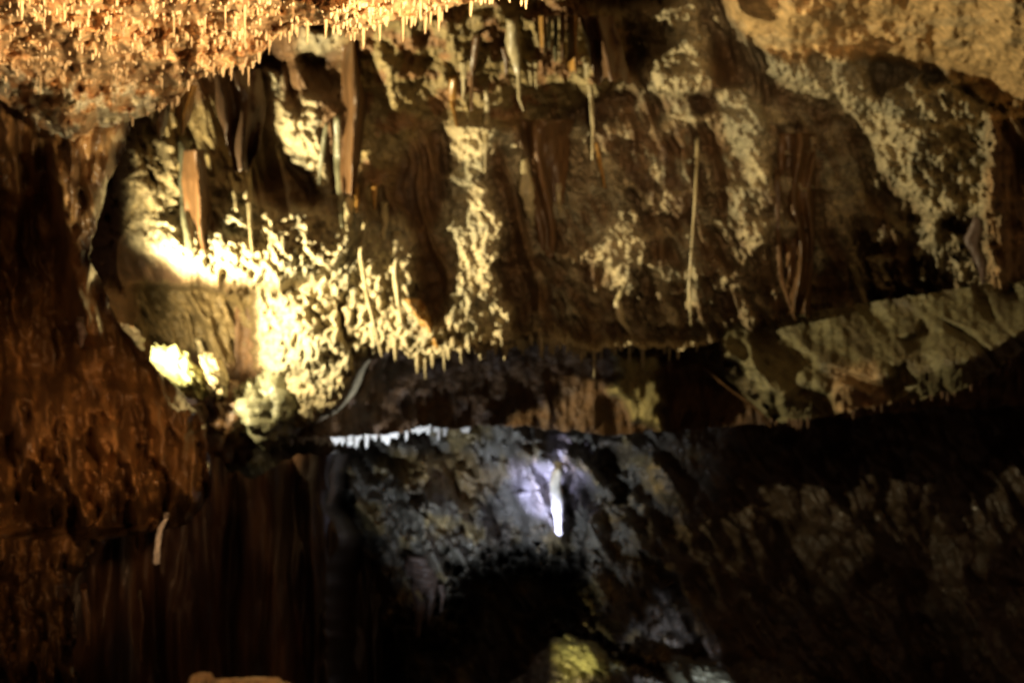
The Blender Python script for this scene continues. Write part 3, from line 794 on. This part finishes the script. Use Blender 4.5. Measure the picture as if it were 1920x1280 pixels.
# fringe of the ceiling slab edge
for i in range(94):
    x = random.uniform(60, 1000)
    if x < 330 and random.random() < 0.5: x = random.uniform(330, 1000)
    y = float(slab_edge(np.array([x]))[0]) - random.uniform(2, 10)
    d = SLAB.depth(x, y)
    L_ = 7 + min(40, random.gammavariate(1.3, 9))
    straw(random.choice(S_OR), x, y, d, L_, random.uniform(5, 9), 'short orange straw in the fringe along the ceiling slab edge', 'straws along the edge of the ceiling slab')
# fringe of the ledge
for i in range(94):
    x = random.triangular(690, 1420, 1000)
    y = float(ledge_y(np.array([x]))[0]) - 8
    d = WALL.depth(x, y)
    L_ = 9 + min(48, random.gammavariate(1.4, 10))
    straw(random.choice(S_PALE), x, y, d - 0.02, L_, random.uniform(4, 12), 'thin pale straw in the fringe under the long middle ledge', 'straws along the middle ledge')
# white fringe on the lip over the lower wall
for i in range(78):
    x = random.triangular(522, 960, 620)
    y = float(lip_y(np.array([x]))[0]) - 3
    d = RECESS.depth(x, y)
    straw(random.choice(S_WH), x, y, d, 6 + random.gammavariate(1.3, 5), random.uniform(7, 13), 'tiny white straw in the bright fringe over the lower wall', 'white straws on the lower lip')
# ragged teeth under the right shelf
for i in range(32):
    x = random.uniform(1440, 1900)
    i_ = np.argmin(np.abs(SHELF.px[-1] - x))
    y, d = float(SHELF.py[-1, i_]) - 4, float(SHELF.D[-1, i_])
    straw(random.choice(S_BR), x, y, d, random.uniform(8, 22), random.uniform(6, 10), 'short dark tooth in the fringe under the right shelf', 'teeth under the right shelf')

# the stubble over the whole ceiling slab, beyond counting
def stubble():
    n = 10500
    xs = RNG.uniform(-500, 1150, n)
    e = slab_edge(xs)
    ys = e - (RNG.uniform(0, 1, n) ** 1.0) * (e + 420)
    keep = (ys < e - 2) & (RNG.uniform(0, 1, n) > 0.93 * poly(xs, ys, [(-100, 130), (120, 155), (330, 165), (260, 240), (130, 290), (-100, 210)], 25)) & (RNG.uniform(0, 1, n) > 0.2 + 1.1 * fbm(xs / 50, ys / 30, 401, 3))
    xs, ys = xs[keep], ys[keep]
    i0 = np.clip(((xs + 520) / 3).astype(int), 0, SLAB.px.shape[1] - 1)
    tp = -520.0
    rr = np.clip(((ys - tp) / (slab_edge(SLAB.px[0, i0]) - tp) * 229).astype(int), 0, 229)
    D = SLAB.D[rr, i0]
    B = unproj(xs, ys, D)
    L = RNG.gamma(1.5, 0.0026, len(xs)) + 0.002
    L[RNG.uniform(0, 1, len(xs)) < 0.015] *= 5
    W = RNG.uniform(0.0018, 0.0050, len(xs))
    seg = 5
    V, F = [], []
    a = np.arange(seg) * 2 * np.pi / seg
    ring = np.stack([np.cos(a), np.sin(a)], -1)
    n = len(xs)
    lv = [(0.012, 1.0), (-0.55, 0.72), (-1.0, 0.3)]
    parts = []
    for z, r in lv:
        q = np.zeros((n, seg, 3))
        q[:, :, 0] = B[:, None, 0] + ring[None, :, 0] * W[:, None] * r
        q[:, :, 1] = B[:, None, 1] + ring[None, :, 1] * W[:, None] * r
        q[:, :, 2] = (B[:, 2] + (z if z > 0 else z * L))[:, None]
        parts.append(q)
    V = np.stack(parts, 1).reshape(-1, 3)             # n, 3, seg
    base = (np.arange(n) * 3 * seg)[:, None]
    F = []
    for j in range(2):
        for k in range(seg):
            k2 = (k + 1) % seg
            F.append(np.concatenate([base + j * seg + k, base + (j + 1) * seg + k, base + (j + 1) * seg + k2, base + j * seg + k2], 1))
    F = np.concatenate(F)
    o = link_mesh('straw_stubble', V, F, M_STRAW)
    tag(o, 'dense stubble of tiny orange straws over the ceiling slab', 'straws', kind='stuff')
stubble()
